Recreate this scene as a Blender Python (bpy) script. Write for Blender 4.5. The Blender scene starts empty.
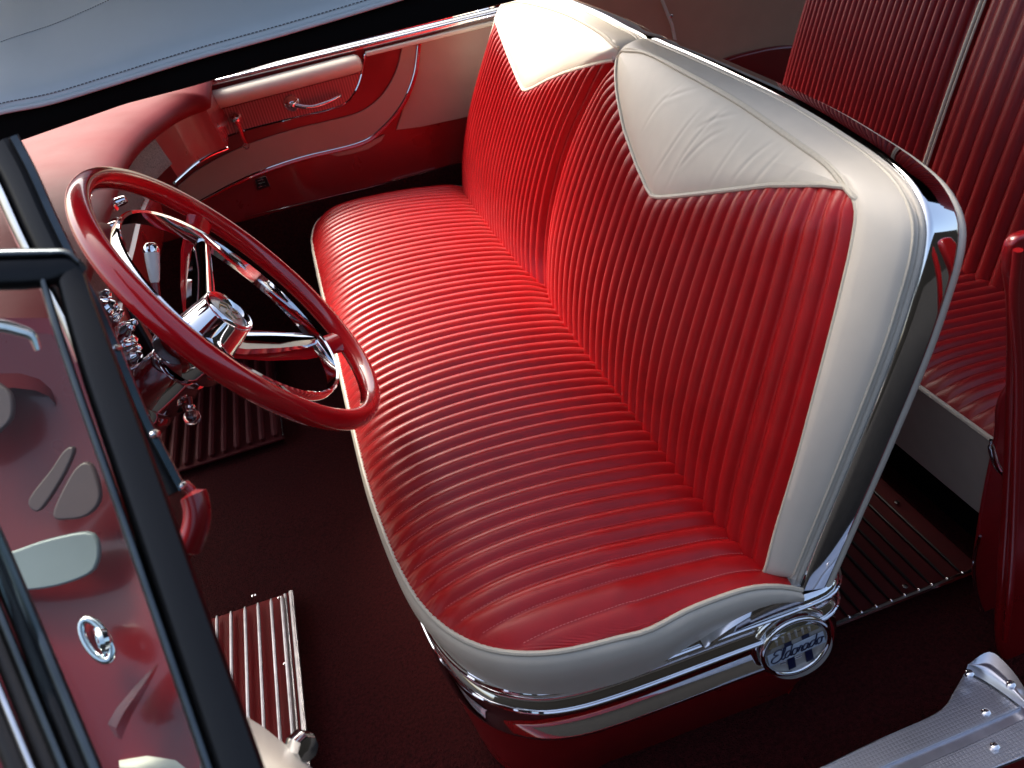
import bpy, bmesh, math, random
import numpy as np
from mathutils import Vector, Matrix
random.seed(4); np.random.seed(4)
S = bpy.context.scene
COL = S.collection
# ------------------------------------------------------------------ camera
CAM = np.array([0.04607905, -0.54681701, 1.04019734])
FPX = 809.83
R = np.array([[0.9423527, -0.29004464, -0.1668697],
              [-0.29870908, -0.50440121, -0.81015573],
              [0.15081205, 0.81329793, -0.56196281]])      # right, down, forward
cd = bpy.data.cameras.new('camera'); cam = bpy.data.objects.new('camera', cd); COL.objects.link(cam)
cd.sensor_width = 36; cd.lens = FPX / 1024 * 36; cd.clip_start = .02; cd.clip_end = 500
cd.dof.use_dof = True; cd.dof.focus_distance = 1.25; cd.dof.aperture_fstop = 9
M4 = Matrix.Identity(4)
for i in range(3):
    M4[i][0] = R[0][i]; M4[i][1] = -R[1][i]; M4[i][2] = -R[2][i]; M4[i][3] = CAM[i]
cam.matrix_world = M4
S.camera = cam
# ------------------------------------------------------------------ light
SUN_EL, SUN_AZ = math.radians(50), math.radians(-24)      # azimuth from +y towards +x
sd = Vector((math.sin(SUN_AZ) * math.cos(SUN_EL), math.cos(SUN_AZ) * math.cos(SUN_EL), math.sin(SUN_EL)))
W = bpy.data.worlds.new('World'); S.world = W; W.use_nodes = True
nt = W.node_tree; sky = nt.nodes.new('ShaderNodeTexSky'); sky.sky_type = 'NISHITA'; sky.sun_disc = False
sky.dust_density = 6; sky.ozone_density = .0; sky.air_density = 1.0; sky.sun_elevation = SUN_EL; sky.sun_rotation = SUN_AZ
bg = nt.nodes['Background']; bg.inputs['Strength'].default_value = .07
nt.links.new(sky.outputs[0], bg.inputs[0])
ld = bpy.data.lights.new('sun', 'SUN'); ld.energy = 1.5; ld.angle = math.radians(22); ld.color = (1, .93, .84)
lo = bpy.data.objects.new('sun', ld); COL.objects.link(lo)
lo.rotation_euler = (-sd).to_track_quat('-Z', 'Y').to_euler(); lo.location = (0, 3, 5)
S.view_settings.view_transform = 'Standard'; S.view_settings.look = 'None'
S.view_settings.exposure = 2.4; S.view_settings.gamma = 1
S.render.engine = 'CYCLES'

SHADE_ROOF_Y = 1.12  # far edge of the added roof strip, sets where its shade ends
# ------------------------------------------------------------------ helpers
def ray(x, y): return np.array([(x - 512) / FPX, (y - 384) / FPX, 1.0]) @ R
def on(x, y, ax, v):
    d = ray(x, y); i = 'xyz'.index(ax); return CAM + (v - CAM[i]) / d[i] * d
def at(x, y, t): return CAM + t * ray(x, y)
def onp(x, y, P, N):
    d = ray(x, y); return CAM + ((np.array(P) - CAM) @ N) / (d @ N) * d
def cr(P, n, closed=False):
    P = np.array(P, float); m = len(P)
    if closed: Q = np.vstack([P[-1:], P, P[:2]])
    else: Q = np.vstack([2 * P[:1] - P[1:2], P, 2 * P[-1:] - P[-2:-1]])
    seg = m if closed else m - 1
    out = []
    # resample by arc length
    dense = []
    for i in range(seg):
        p0, p1, p2, p3 = Q[i], Q[i + 1], Q[i + 2], Q[i + 3]
        for k in range(16):
            t = k / 16
            dense.append(.5 * ((2 * p1) + (p2 - p0) * t + (2 * p0 - 5 * p1 + 4 * p2 - p3) * t * t + (3 * p1 - p0 - 3 * p2 + p3) * t ** 3))
    dense.append(Q[seg + 1] if not closed else P[0])
    D = np.array(dense); L = np.r_[0, np.cumsum(np.linalg.norm(np.diff(D, axis=0), axis=1))]
    tt = np.linspace(0, L[-1], n + 1 if closed else n)
    if closed: tt = tt[:-1]
    return np.stack([np.interp(tt, L, D[:, j]) for j in range(D.shape[1])], 1)
def empty(name, loc, label, cat, group=None):
    o = bpy.data.objects.new(name, None); COL.objects.link(o); o.location = [float(v) for v in loc]; o.empty_display_size = .05
    o['label'] = label; o['category'] = cat
    if group: o['group'] = group
    return o
def mesh(name, V, F, mat, parent=None, smooth=True, angle=40, bevel=0, label=None):
    me = bpy.data.meshes.new(name); me.from_pydata([tuple(float(c) for c in v) for v in V], [], F)
    bm = bmesh.new(); bm.from_mesh(me); bmesh.ops.recalc_face_normals(bm, faces=bm.faces); bm.to_mesh(me); bm.free()
    o = bpy.data.objects.new(name, me); COL.objects.link(o)
    for m in (mat if isinstance(mat, (list, tuple)) else [mat]): me.materials.append(m)
    if smooth:
        for p in me.polygons: p.use_smooth = True
        me.set_sharp_from_angle(angle=math.radians(angle))
    if bevel:
        b = o.modifiers.new('bevel', 'BEVEL'); b.width = bevel; b.segments = 3; b.limit_method = 'ANGLE'; b.angle_limit = math.radians(35)
        b.harden_normals = False
    if parent: 
        o.parent = parent
        T = Matrix.Identity(4); p = parent
        while p is not None: T = T @ Matrix.Translation(-Vector(p.location)); p = p.parent
        me.transform(T)
    if label: o['label'] = label
    return o
def tag(o, label, cat, group=None):
    o['label'] = label; o['category'] = cat
    if group: o['group'] = group
    return o
def struct(o): o['kind'] = 'structure'; return o
class B:
    def __init__(s): s.V = []; s.F = []
    def add(s, V, F):
        k = len(s.V); s.V += [tuple(v) for v in V]; s.F += [tuple(i + k for i in f) for f in F]; return s
    def grid(s, G, cu=False, cv=False):
        G = np.array(G); a, b = G.shape[:2]; F = []
        for i in range(a if cu else a - 1):
            for j in range(b if cv else b - 1):
                F.append((i * b + j, ((i + 1) % a) * b + j, ((i + 1) % a) * b + (j + 1) % b, i * b + (j + 1) % b))
        return s.add(G.reshape(-1, 3), F)
    def tube(s, P, r, n=10, closed=False, up=None, sx=1, cap=True):
        P = np.array(P, float); m = len(P); rr = np.ones(m) * r if np.isscalar(r) else np.array(r, float)
        T = np.roll(P, -1, 0) - np.roll(P, 1, 0)
        if not closed: T[0] = P[1] - P[0]; T[-1] = P[-1] - P[-2]
        T /= np.linalg.norm(T, axis=1)[:, None] + 1e-12
        G = []
        u = np.array(up if up is not None else (0.13, 0.2, 1.0), float)
        for i in range(m):
            a = u - (u @ T[i]) * T[i]; a /= np.linalg.norm(a) + 1e-12
            if up is None: u = a
            b = np.cross(T[i], a)
            th = np.linspace(0, 2 * np.pi, n, endpoint=False)
            G.append(P[i] + rr[i] * (np.cos(th)[:, None] * a + sx * np.sin(th)[:, None] * b))
        s.grid(G, closed, True)
        if not closed and cap:
            k = len(s.V) - m * n
            s.F.append(tuple(k + j for j in range(n))); s.F.append(tuple(k + (m - 1) * n + j for j in range(n))[::-1])
        return s
    def lathe(s, P0, D, prof, n=24):
        D = np.array(D, float); D /= np.linalg.norm(D); a = np.cross(D, (0.3, .5, .81)); a /= np.linalg.norm(a); b = np.cross(D, a)
        th = np.linspace(0, 2 * np.pi, n, endpoint=False)
        G = [np.array(P0) + h * D + r * (np.cos(th)[:, None] * a + np.sin(th)[:, None] * b) for h, r in prof]
        s.grid(G, False, True)
        k = len(s.V) - len(prof) * n
        s.F.append(tuple(k + j for j in range(n))); s.F.append(tuple(k + (len(prof) - 1) * n + j for j in range(n))[::-1])
        return s
    def slab(s, P, off):
        P = np.array(P, float); n = len(P); off = np.array(off, float)
        V = np.vstack([P, P + off]); F = [tuple(range(n)), tuple(range(n, 2 * n))[::-1]]
        F += [(i, (i + 1) % n, n + (i + 1) % n, n + i) for i in range(n)]
        return s.add(V, F)
    def box(s, lo, hi):
        x0, y0, z0 = lo; x1, y1, z1 = hi
        return s.slab([(x0, y0, z0), (x1, y0, z0), (x1, y1, z0), (x0, y1, z0)], (0, 0, z1 - z0))
    def out(s, name, mat, parent=None, **k): return mesh(name, s.V, s.F, mat, parent, **k)
# ------------------------------------------------------------------ materials
def mat(name, col, rough=.5, metal=0, coat=0, spec=.5, noise=0, nscale=300, bump=0, bscale=400, bdist=.0005, trans=0, var=None, wrinkle=None, coat_rough=.05, extra=None, aniso=0):
    m = bpy.data.materials.new(name); m.use_nodes = True; t = m.node_tree; b = t.nodes['Principled BSDF']
    b.inputs['Base Color'].default_value = (*col, 1); b.inputs['Roughness'].default_value = rough; b.inputs['Metallic'].default_value = metal
    b.inputs['Coat Weight'].default_value = coat; b.inputs['Coat Roughness'].default_value = coat_rough
    b.inputs['Specular IOR Level'].default_value = spec; b.inputs['Transmission Weight'].default_value = trans
    tc = t.nodes.new('ShaderNodeTexCoord')
    if noise:
        n = t.nodes.new('ShaderNodeTexNoise'); n.inputs['Scale'].default_value = nscale; n.inputs['Detail'].default_value = 6
        t.links.new(tc.outputs['Object'], n.inputs['Vector'])
        mp = t.nodes.new('ShaderNodeMapRange'); mp.inputs['From Min'].default_value = .3; mp.inputs['From Max'].default_value = .7
        mp.inputs['To Min'].default_value = 1 - noise; mp.inputs['To Max'].default_value = 1 + noise
        mx = t.nodes.new('ShaderNodeVectorMath'); mx.operation = 'SCALE'; mx.inputs[0].default_value = col
        t.links.new(n.outputs[0], mp.inputs[0]); t.links.new(mp.outputs[0], mx.inputs['Scale']); t.links.new(mx.outputs[0], b.inputs['Base Color'])
        mr = t.nodes.new('ShaderNodeMapRange'); mr.inputs['To Min'].default_value = max(0, rough - .1 * min(1, rough * 3)); mr.inputs['To Max'].default_value = rough + .1 * min(1, rough * 3)
        n2 = t.nodes.new('ShaderNodeTexNoise'); n2.inputs['Scale'].default_value = 14; n2.inputs['Detail'].default_value = 5
        t.links.new(tc.outputs['Object'], n2.inputs['Vector']); t.links.new(n2.outputs[0], mr.inputs[0]); t.links.new(mr.outputs[0], b.inputs['Roughness'])
    last = None
    if bump:
        n = t.nodes.new('ShaderNodeTexVoronoi' if bump > 0 else 'ShaderNodeTexNoise'); n.inputs['Scale'].default_value = bscale
        t.links.new(tc.outputs['Object'], n.inputs['Vector'])
        bp = t.nodes.new('ShaderNodeBump'); bp.inputs['Strength'].default_value = abs(bump); bp.inputs['Distance'].default_value = bdist
        t.links.new(n.outputs[0], bp.inputs['Height']); last = bp
    if wrinkle:
        st, sc, di = wrinkle
        mpn = t.nodes.new('ShaderNodeMapping'); mpn.inputs['Scale'].default_value = sc; mpn.inputs['Rotation'].default_value = (0.2, .5, .3)
        n = t.nodes.new('ShaderNodeTexNoise'); n.inputs['Scale'].default_value = 6; n.inputs['Detail'].default_value = 4; n.inputs['Distortion'].default_value = .6
        n.noise_type = 'RIDGED_MULTIFRACTAL'
        t.links.new(tc.outputs['Object'], mpn.inputs[0]); t.links.new(mpn.outputs[0], n.inputs['Vector'])
        bp = t.nodes.new('ShaderNodeBump'); bp.inputs['Strength'].default_value = st; bp.inputs['Distance'].default_value = di
        t.links.new(n.outputs[0], bp.inputs['Height'])
        if last: t.links.new(last.outputs[0], bp.inputs['Normal'])
        last = bp
    if last: t.links.new(last.outputs[0], b.inputs['Normal'])
    return m
RED = (.42, .004, .014)
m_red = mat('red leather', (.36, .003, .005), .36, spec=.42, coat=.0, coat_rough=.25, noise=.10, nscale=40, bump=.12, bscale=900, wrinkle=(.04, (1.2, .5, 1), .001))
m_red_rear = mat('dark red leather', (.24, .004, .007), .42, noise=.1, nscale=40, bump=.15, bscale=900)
m_cream = mat('cream leather', (.66, .60, .49), .40, noise=.03, nscale=30, bump=.15, bscale=1100, wrinkle=(.25, (1.2, 2.2, .5), .002))
m_cream2 = mat('cream vinyl', (.64, .58, .48), .42, noise=.03, nscale=30, bump=.12, bscale=1100)
m_pipe = mat('cream piping', (.55, .50, .40), .45, noise=.05)
m_thread = mat('pink thread', (.62, .16, .15), .7)
m_gthread = mat('grey thread', (.12, .13, .14), .8)
m_chrome = mat('chrome', (.82, .83, .85), .045, metal=1, noise=.02, nscale=20)
m_chrome2 = mat('worn chrome', (.7, .7, .72), .2, metal=1, noise=.12, nscale=60)
m_paint = mat('glossy red plastic', (.50, .003, .008), .22, coat=1, coat_rough=.03, noise=.04, nscale=8)
m_redmetal = mat('red enamel', (.19, .003, .005), .3, coat=.5, coat_rough=.1, noise=.08, nscale=10)
m_dash = mat('red padded vinyl', (.15, .010, .014), .5, spec=.12, noise=.06, nscale=12, bump=.15, bscale=700)
m_carpet = mat('dark red carpet', (.040, .0048, .0052), 1, spec=.1, noise=.45, nscale=220, bump=-1, bscale=420, bdist=.008)
m_black = mat('black rubber', (.005, .005, .006), .4, spec=.3, noise=.1, nscale=40)
m_blackgloss = mat('black enamel', (.003, .0033, .004), .3, spec=.25, coat=.05, coat_rough=.1, noise=.1, nscale=20)
m_blackmat = mat('black lining', (.003, .003, .003), .9, spec=.1)
m_dkmetal = mat('smoky plated steel', (.07, .085, .095), .3, metal=1, noise=.2, nscale=30)
m_mat = mat('red rubber mat', (.06, .003, .004), .7, spec=.25, noise=.15, nscale=50, bump=.1, bscale=600)
m_vinyl = mat('pale grey vinyl', (.68, .73, .74), .5, noise=.03, nscale=10, bump=.12, bscale=900, wrinkle=(.25, (.6, .3, .6), .01))
m_alu = mat('brushed aluminium', (.62, .63, .68), .32, metal=1, noise=.1, nscale=60)
m_screwdark = mat('dark slot', (.03, .03, .03), .6)
m_white = mat('white plastic knob', (.75, .72, .66), .25, coat=.5)
m_clear = mat('clear plastic', (.9, .9, .92), .05, trans=1)
m_creamshade = mat('cream door vinyl', (.36, .22, .18), .45, noise=.04, nscale=20, bump=.12, bscale=900)  # cream vinyl with shade and red bounce put into its colour
m_strip = mat('dull silver strip', (.34, .33, .34), .38, metal=1, noise=.2, nscale=80)
m_brown = mat('beige quarter vinyl', (.50, .29, .19), .5, noise=.04, nscale=20, bump=.12, bscale=900)
m_taupereflect = mat('taupe reflection', (.13, .075, .07), .4, noise=.1, nscale=20)  # colour of a painted reflection behind the door glass
m_greyreflect = mat('grey painted reflection', (.26, .28, .28), .35, noise=.1, nscale=12)  # brighter painted reflection, same panel
m_navy = mat('navy enamel', (.006, .010, .045), .3)
m_gold = mat('gilt enamel', (.34, .27, .14), .35, metal=.6)
m_silver = mat('silver enamel', (.42, .40, .37), .35, metal=.2)
m_bluesilver = mat('pale blue enamel', (.48, .56, .66), .35)
m_ground = mat('asphalt', (.010, .010, .0105), .95, spec=.1, noise=.3, nscale=60, bump=-.5, bscale=200, bdist=.004)
def stripes(name, col, col2, scale, direction, rough, metal, depth=.0006):
    m = mat(name, col, rough, metal=metal); t = m.node_tree; b = t.nodes['Principled BSDF']
    tc = t.nodes.new('ShaderNodeTexCoord'); w = t.nodes.new('ShaderNodeTexWave'); w.bands_direction = direction; w.inputs['Scale'].default_value = scale
    w.inputs['Distortion'].default_value = .3; w.inputs['Detail'].default_value = 1
    t.links.new(tc.outputs['Object'], w.inputs[0])
    r = t.nodes.new('ShaderNodeMix'); r.data_type = 'RGBA'; r.inputs[6].default_value = (*col2, 1); r.inputs[7].default_value = (*col, 1)
    t.links.new(w.outputs[1], r.inputs[0]); t.links.new(r.outputs[2], b.inputs['Base Color'])
    bp = t.nodes.new('ShaderNodeBump'); bp.inputs['Distance'].default_value = depth; bp.inputs['Strength'].default_value = .6
    t.links.new(w.outputs[1], bp.inputs['Height']); t.links.new(bp.outputs[0], b.inputs['Normal'])
    return m
m_insert = stripes('ribbed red metal', (.36, .18, .18), (.22, .08, .085), 48, 'X', .32, .6)
m_speck = mat('engine turned grey metal', (.13, .11, .11), .35, metal=.7, noise=.6, nscale=420, bump=.8, bscale=420)
def tread():
    m = mat('aluminium tread', (.60, .61, .67), .3, metal=1); t = m.node_tree; b = t.nodes['Principled BSDF']
    tc = t.nodes.new('ShaderNodeTexCoord'); br = t.nodes.new('ShaderNodeTexBrick'); br.offset = 0; br.inputs['Scale'].default_value = 110
    br.inputs['Mortar Size'].default_value = .09; br.inputs['Brick Width'].default_value = .5; br.inputs['Row Height'].default_value = .5; br.inputs['Mortar Smooth'].default_value = .6
    t.links.new(tc.outputs['Object'], br.inputs[0])
    bp = t.nodes.new('ShaderNodeBump'); bp.inputs['Distance'].default_value = .0014; bp.inputs['Strength'].default_value = 1; bp.invert = True
    t.links.new(br.outputs['Fac'], bp.inputs['Height']); t.links.new(bp.outputs[0], b.inputs['Normal'])
    n = t.nodes.new('ShaderNodeTexNoise'); n.inputs['Scale'].default_value = 9; n.inputs['Detail'].default_value = 6
    t.links.new(tc.outputs['Object'], n.inputs[0]); mr = t.nodes.new('ShaderNodeMapRange'); mr.inputs[3].default_value = .22; mr.inputs[4].default_value = .5
    t.links.new(n.outputs[0], mr.inputs[0]); t.links.new(mr.outputs[0], b.inputs['Roughness'])
    return m
m_tread = tread()
def glassmat():
    m = bpy.data.materials.new('window glass'); m.use_nodes = True; t = m.node_tree; t.nodes.clear()
    o = t.nodes.new('ShaderNodeOutputMaterial'); tr = t.nodes.new('ShaderNodeBsdfTransparent'); tr.inputs[0].default_value = (.86, .93, .91, 1)
    g = t.nodes.new('ShaderNodeBsdfGlossy'); g.inputs['Roughness'].default_value = .02; fr = t.nodes.new('ShaderNodeFresnel'); fr.inputs[0].default_value = 1.22
    mx = t.nodes.new('ShaderNodeMixShader'); t.links.new(fr.outputs[0], mx.inputs[0]); t.links.new(tr.outputs[0], mx.inputs[1]); t.links.new(g.outputs[0], mx.inputs[2]); t.links.new(mx.outputs[0], o.inputs[0])
    return m
m_glass = glassmat()

# ================================================================== setting
g = B().add([(-60, -60, -.36), (60, -60, -.36), (60, 60, -.36), (-60, 60, -.36)], [(0, 1, 2, 3)]).out('ground', m_ground, smooth=False); struct(g)
bk = B().slab([(-7, -2.6, -.36), (7, -2.6, -.36), (7, -2.6, 1.7), (-7, -2.6, 1.7)], (0, -.1, 0)).out('light_blocker', m_blackmat, smooth=False); struct(bk)  # unseen dark wall added to block near-side sky and darken chrome reflections
fl = B()
xs = np.linspace(-1.0, 2.0, 120); ys = np.linspace(-.118, 1.6, 80)
G = [[(x, y, .004 * math.sin(3 * x + 2 * y) * math.sin(5 * y) - .006) for y in ys] for x in xs]
fl.grid(G); fo = fl.out('floor', m_carpet); struct(fo)

# ================================================================== front bench seat
seat = empty('front_bench_seat', (.2, .7, 0), 'red and cream pleated leather front bench seat with chrome trimmed split backrests', 'bench seat')
front = [(-.024, .20), (-.016, .135), (.006, .082), (.043, .043), (.098, .015), (.171, -.001), (.28, -.011), (.418, -.015), (.76, -.013), (1.20, -.010), (1.30, -.004), (1.37, .012), (1.41, .04), (1.43, .09), (1.435, .16)]
FY = np.array([p[0] for p in front]); FX = np.array([p[1] for p in front])
fc = cr([(p[1], p[0]) for p in front], 220)
def xf(y):
    i = np.searchsorted(fc[:, 1], y); return float(np.interp(y, fc[:, 1], fc[:, 0]))
order = np.argsort(fc[:, 1]); fcs = fc[order]
def xf(y): return float(np.interp(y, fcs[:, 1], fcs[:, 0]))
XR = .425
def ynear(x): return float(np.interp(x, [0, .12, .18, .235, .29, .34, .40], [-.016, -.018, -.024, -.026, -.016, -.012, -.012]))
YF = 1.435
def zp(x): return .335 - .025 * (max(x, 0) / .4) ** 2 - .02 * (max(x - .34, 0) / .07) ** 2
seams = [-.026, .002, .030, .055, .0785]
while seams[-1] < 1.40: seams.append(seams[-1] + .0242)
seams.append(YF)
NS = 12
yy = []; ph = []
for a, b in zip(seams[:-1], seams[1:]):
    for k in range(NS): yy.append(a + (b - a) * k / NS); ph.append(k / NS)
yy.append(YF); ph.append(0)
NT = 90
def sm(d, w): return 1 - math.exp(-max(d, 0) / w)
G = []
ed = cr([(XR, -.012)] + [(x, ynear(x)) for x in (.36, .29, .235)] + [(p[1], p[0]) for p in front] + [(XR, YF)], 300)
def dist(x, y): return float(np.min(np.hypot(ed[:, 0] - x, ed[:, 1] - y)))
for i, (y0, p) in enumerate(zip(yy, ph)):
    row = []
    x0 = xf(max(y0, -.024))
    si = (y0 + .026) / (YF + .026)
    for k in range(NT):
        t = (k / (NT - 1)); t = t ** 1.6                      # dense near the front edge
        x = x0 + (XR - x0) * t
        y = y0 + max(0, (ynear(x) + .026)) * math.exp(-(y0 + .026) / .05) * min(1, max(0, (x - .2) / .03))
        d = dist(x, y)
        dome = .043 * (1 - math.exp(-d / .065)) ** .85 * (1 - .7 * min(1, max(0, (x - .22) / .14)) * math.exp(-max(0, y0 + .02) / .07))
        amp = .0085 * (1 - math.exp(-d / .03)) * (.45 if y0 < .03 else .75 if y0 < .08 else 1)
        pl = (1 - abs(2 * p - 1) ** 2.1)
        # skew the pleats a little so each one leans over its seam
        wob = .0004 * math.sin(17 * x + i // NS * 1.7)
        z = zp(x) + dome * (1 - .8 * (max(x, 0) / .42) ** 3) + amp * pl + wob * pl
        row.append((x, y, z))
    G.append(row)
cush = B().grid(G).out('seat_cushion', m_red, seat, angle=180)
GC = np.array(G)
# stitching along the cushion seams
st = B()
for j in range(1, len(seams) - 1):
    line = GC[j * NS]; nrm = .0009
    L = np.r_[0, np.cumsum(np.linalg.norm(np.diff(line, axis=0), axis=1))]
    if seams[j] > .75: break
    n = int(L[-1] / .0042)
    for q in range(4, n):
        s0 = q * .0042; s1 = s0 + .0026
        a = np.array([np.interp(s0, L, line[:, c]) for c in range(3)]); b = np.array([np.interp(s1, L, line[:, c]) for c in range(3)])
        o = np.array([0, .0014, .0012]); w = np.array([0, .0004, 0])
        st.add([a + o - w, a + o + w, b + o + w, b + o - w, (a + b) / 2 + o + np.array([0, 0, .0004])], [(0, 1, 4), (1, 2, 4), (2, 3, 4), (3, 0, 4)])
st.out('stitching', m_thread, cush, smooth=False)
# piping round the cushion edge
edge3 = [(x, y, zp(x) + .001) for x, y in ed]
B().tube(np.array(edge3)[::2], .0032, 8).out('piping', m_pipe, cush)
# cream skirt: lofted down from the edge
def normals(E):
    T = np.gradient(E, axis=0); N = np.stack([T[:, 1], -T[:, 0]], 1); return N / np.linalg.norm(N, axis=1)[:, None]
E2 = cr(ed[::6], 160); N2 = normals(E2)
if N2[80] @ np.array([-1, 0]) > 0: N2 = -N2            # point inward
def loop(E, N, off, zf): return [(E[i][0] + N[i][0] * off, E[i][1] + N[i][1] * off, zf(E[i][0], E[i][1])) for i in range(len(E))]
G = [loop(E2, N2, o, lambda x, y, k=k: zp(x) * (1 - k) + .236 * k) for k, o in [(0, .0), (.04, -.004), (.12, -.0065), (.3, -.006), (.55, 0), (.8, .008), (1, .014)]]
B().grid(G).out('cushion_skirt', m_cream2, seat)
# ---- base: own outline, with rounded rear corner under the emblem
be = [(.42, .25), (.485, .14), (.499, .06), (.492, .018), (.47, -.003), (.43, -.007), (.34, -.006), (.2, -.004), (.13, .004), (.088, .022), (.05, .055), (.024, .105), (.008, .18), (.0, .30), (-.002, .5), (-.002, 1.2), (.01, 1.34), (.05, 1.41), (.2, 1.42), (.42, 1.42)]
BE = cr(be, 220); BN = normals(BE)
if BN[110] @ np.array([-1, 0]) > 0: BN = -BN
def bl(off, z): return loop(BE, BN, off, lambda x, y: z)
def bl2(off, z): return [(BE[i][0] + BN[i][0] * off * q, BE[i][1] + BN[i][1] * off * q, z) for i in range(len(BE)) for q in [.3 + .7 * min(1, max(0, BE[i][0] - .02) / .16)]]
def zt(x): return .249 + .0 * x
G = [bl(.012, .256), bl(.004, .254), bl(0, .25), bl(-.0035, .246), bl(-.0035, .240), bl(.002, .236), bl(.004, .222), bl(.002, .215), bl(-.003, .212), bl(-.003, .206), bl(.003, .202), bl(.0035, .185), bl(.001, .168), bl(-.005, .158), bl(-.005, .153), bl(.0, .149)]
band = B().grid(G).out('chrome_band', m_chrome, seat, angle=60)
for zb in (.2445, .2085):
    B().tube(bl(-.0045, zb), .0024, 8).out('bead', m_chrome, band)
G = [bl(.0, .151), bl2(.002, .14), bl2(.014, .09), bl2(.033, .04), bl2(.046, .002), bl2(.05, -.01)]
B().grid(G).out('base_panel', m_redmetal, seat, angle=60)
# raised brushed side shield behind the cushion end
sh = cr([(.30, .250), (.325, .266), (.35, .278), (.375, .286), (.40, .288), (.425, .284)], 24)
sv = []
for x, z in sh: sv.append([(x, -.012, .250), (x, -.0175, .25 + (z - .25) * .35), (x, -.0165, .25 + (z - .25) * .75), (x, -.009, z), (x, .02, z + .003)])
B().grid(sv).out('side_shield', m_chrome2, seat)
# emblem
Ec = on(795, 646, 'y', -.010)
eN = np.array([0, -1, 0.0])
def ell(px_list, y): return [on(x, y_, 'y', y) for x, y_ in px_list]
ctr = np.array([795.5, 646.0]); ax1 = np.array([32.5, -14.5]); ax2 = np.array([6.0, 23.5])
def ep(t, k=1.0): return ctr + k * (math.cos(t) * ax1 + math.sin(t) * ax2)
B().slab([on(*ep(t, 1.22), 'y', -.004) for t in np.linspace(0, 2 * np.pi, 48, endpoint=False)], (0, .02, 0)).out('emblem_housing', m_redmetal, seat, bevel=.004)
ring = [on(*ep(t), 'y', -.014) for t in np.linspace(0, 2 * np.pi, 48, endpoint=False)]
emb = B().slab([on(*ep(t, .97), 'y', -.002) for t in np.linspace(0, 2 * np.pi, 48, endpoint=False)], (0, -.010, 0)).out('emblem', m_silver, seat)
B().tube(ring, .0035, 10, closed=True).tube([p + np.array([0, .010, 0]) for p in [on(*ep(t, 1.1), 'y', -.014) for t in np.linspace(0, 2 * np.pi, 48, endpoint=False)]], .0048, 10, closed=True).out('emblem_rim', m_chrome, emb)
def epx(u, v): return ctr + u * ax1 + v * ax2        # u right, v down, unit ellipse
def quad(u0, v0, u1, v1, y=-.0135, s=0): return [on(*epx(u0 + s * v0, v0), 'y', y), on(*epx(u1 + s * v0, v0), 'y', y), on(*epx(u1 + s * v1, v1), 'y', y), on(*epx(u0 + s * v1, v1), 'y', y)]
b = B()
for u in (-.32, .22): 
    b = B(); b.slab(quad(u - .04 * 0, -.30, u + .22, .78, -.0125, -.04), (0, -.001, 0)); b.out('shield_bar', m_navy, emb, smooth=False)
b = B()
pts = [epx(math.cos(a) * .78, -.32 - math.sin(a) * .38) for a in np.linspace(0.0, math.pi, 14)]
b.slab([on(*p, 'y', -.0125) for p in pts], (0, -.0012, 0)); b.out('crown', m_gold, emb, smooth=False)
b = B()
for k in range(6):
    u = -.5 + k * .2; vt = -.36 - .26 * math.cos((k - 2.5) / 3.6 * 1.3)
    b.tube([on(*epx(u, -.34), 'y', -.0142), on(*epx(u, vt), 'y', -.0142)], [.0012, .0019], 6)
b.out('crown_pearls', m_silver, emb)
b = B(); b.slab(quad(-.86, -.10, .86, .34, -.0135), (0, -.0008, 0)); b.out('name_plate', m_bluesilver, emb, smooth=False)
# handwritten script lettering, drawn as strokes
GL = {'E': [[(.62, .9), (.45, 1.02), (.2, .95), (.15, .72), (.42, .58), (.15, .5), (.0, .2), (.2, -.02), (.5, .05), (.66, .25)]],
      'l': [[(0, .1), (.2, .5), (.33, .95), (.22, 1.0), (.1, .6), (.08, .1), (.2, 0), (.35, .12)]],
      'd': [[(.36, .5), (.15, .52), (.0, .25), (.08, .02), (.25, .08), (.4, .4), (.5, 1.0), (.4, .3), (.42, .02), (.55, .12)]],
      'o': [[(.3, .5), (.1, .5), (.0, .22), (.12, 0), (.32, .1), (.36, .4), (.28, .5), (.5, .42)]],
      'r': [[(0, .1), (.15, .45), (.13, .52), (.3, .46), (.24, .1), (.32, 0), (.45, .12)]],
      'a': [[(.36, .48), (.15, .52), (.0, .25), (.08, .02), (.25, .08), (.4, .48), (.36, .1), (.42, 0), (.55, .12)]]}
b = B(); u = -.80
for ch, w in [('E', .29), ('l', .13), ('d', .22), ('o', .18), ('r', .15), ('a', .21), ('d', .22), ('o', .2)]:
    for stn in GL[ch]:
        sc = .42 if ch != 'E' else .48
        P = cr([(x, y) for x, y in stn], 26)
        b.tube([on(*epx(u + x * sc + y * .10, .30 - y * .42), 'y', -.0150) for x, y in P], .00085, 5)
    u += w
b.out('lettering', m_navy, emb)

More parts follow.
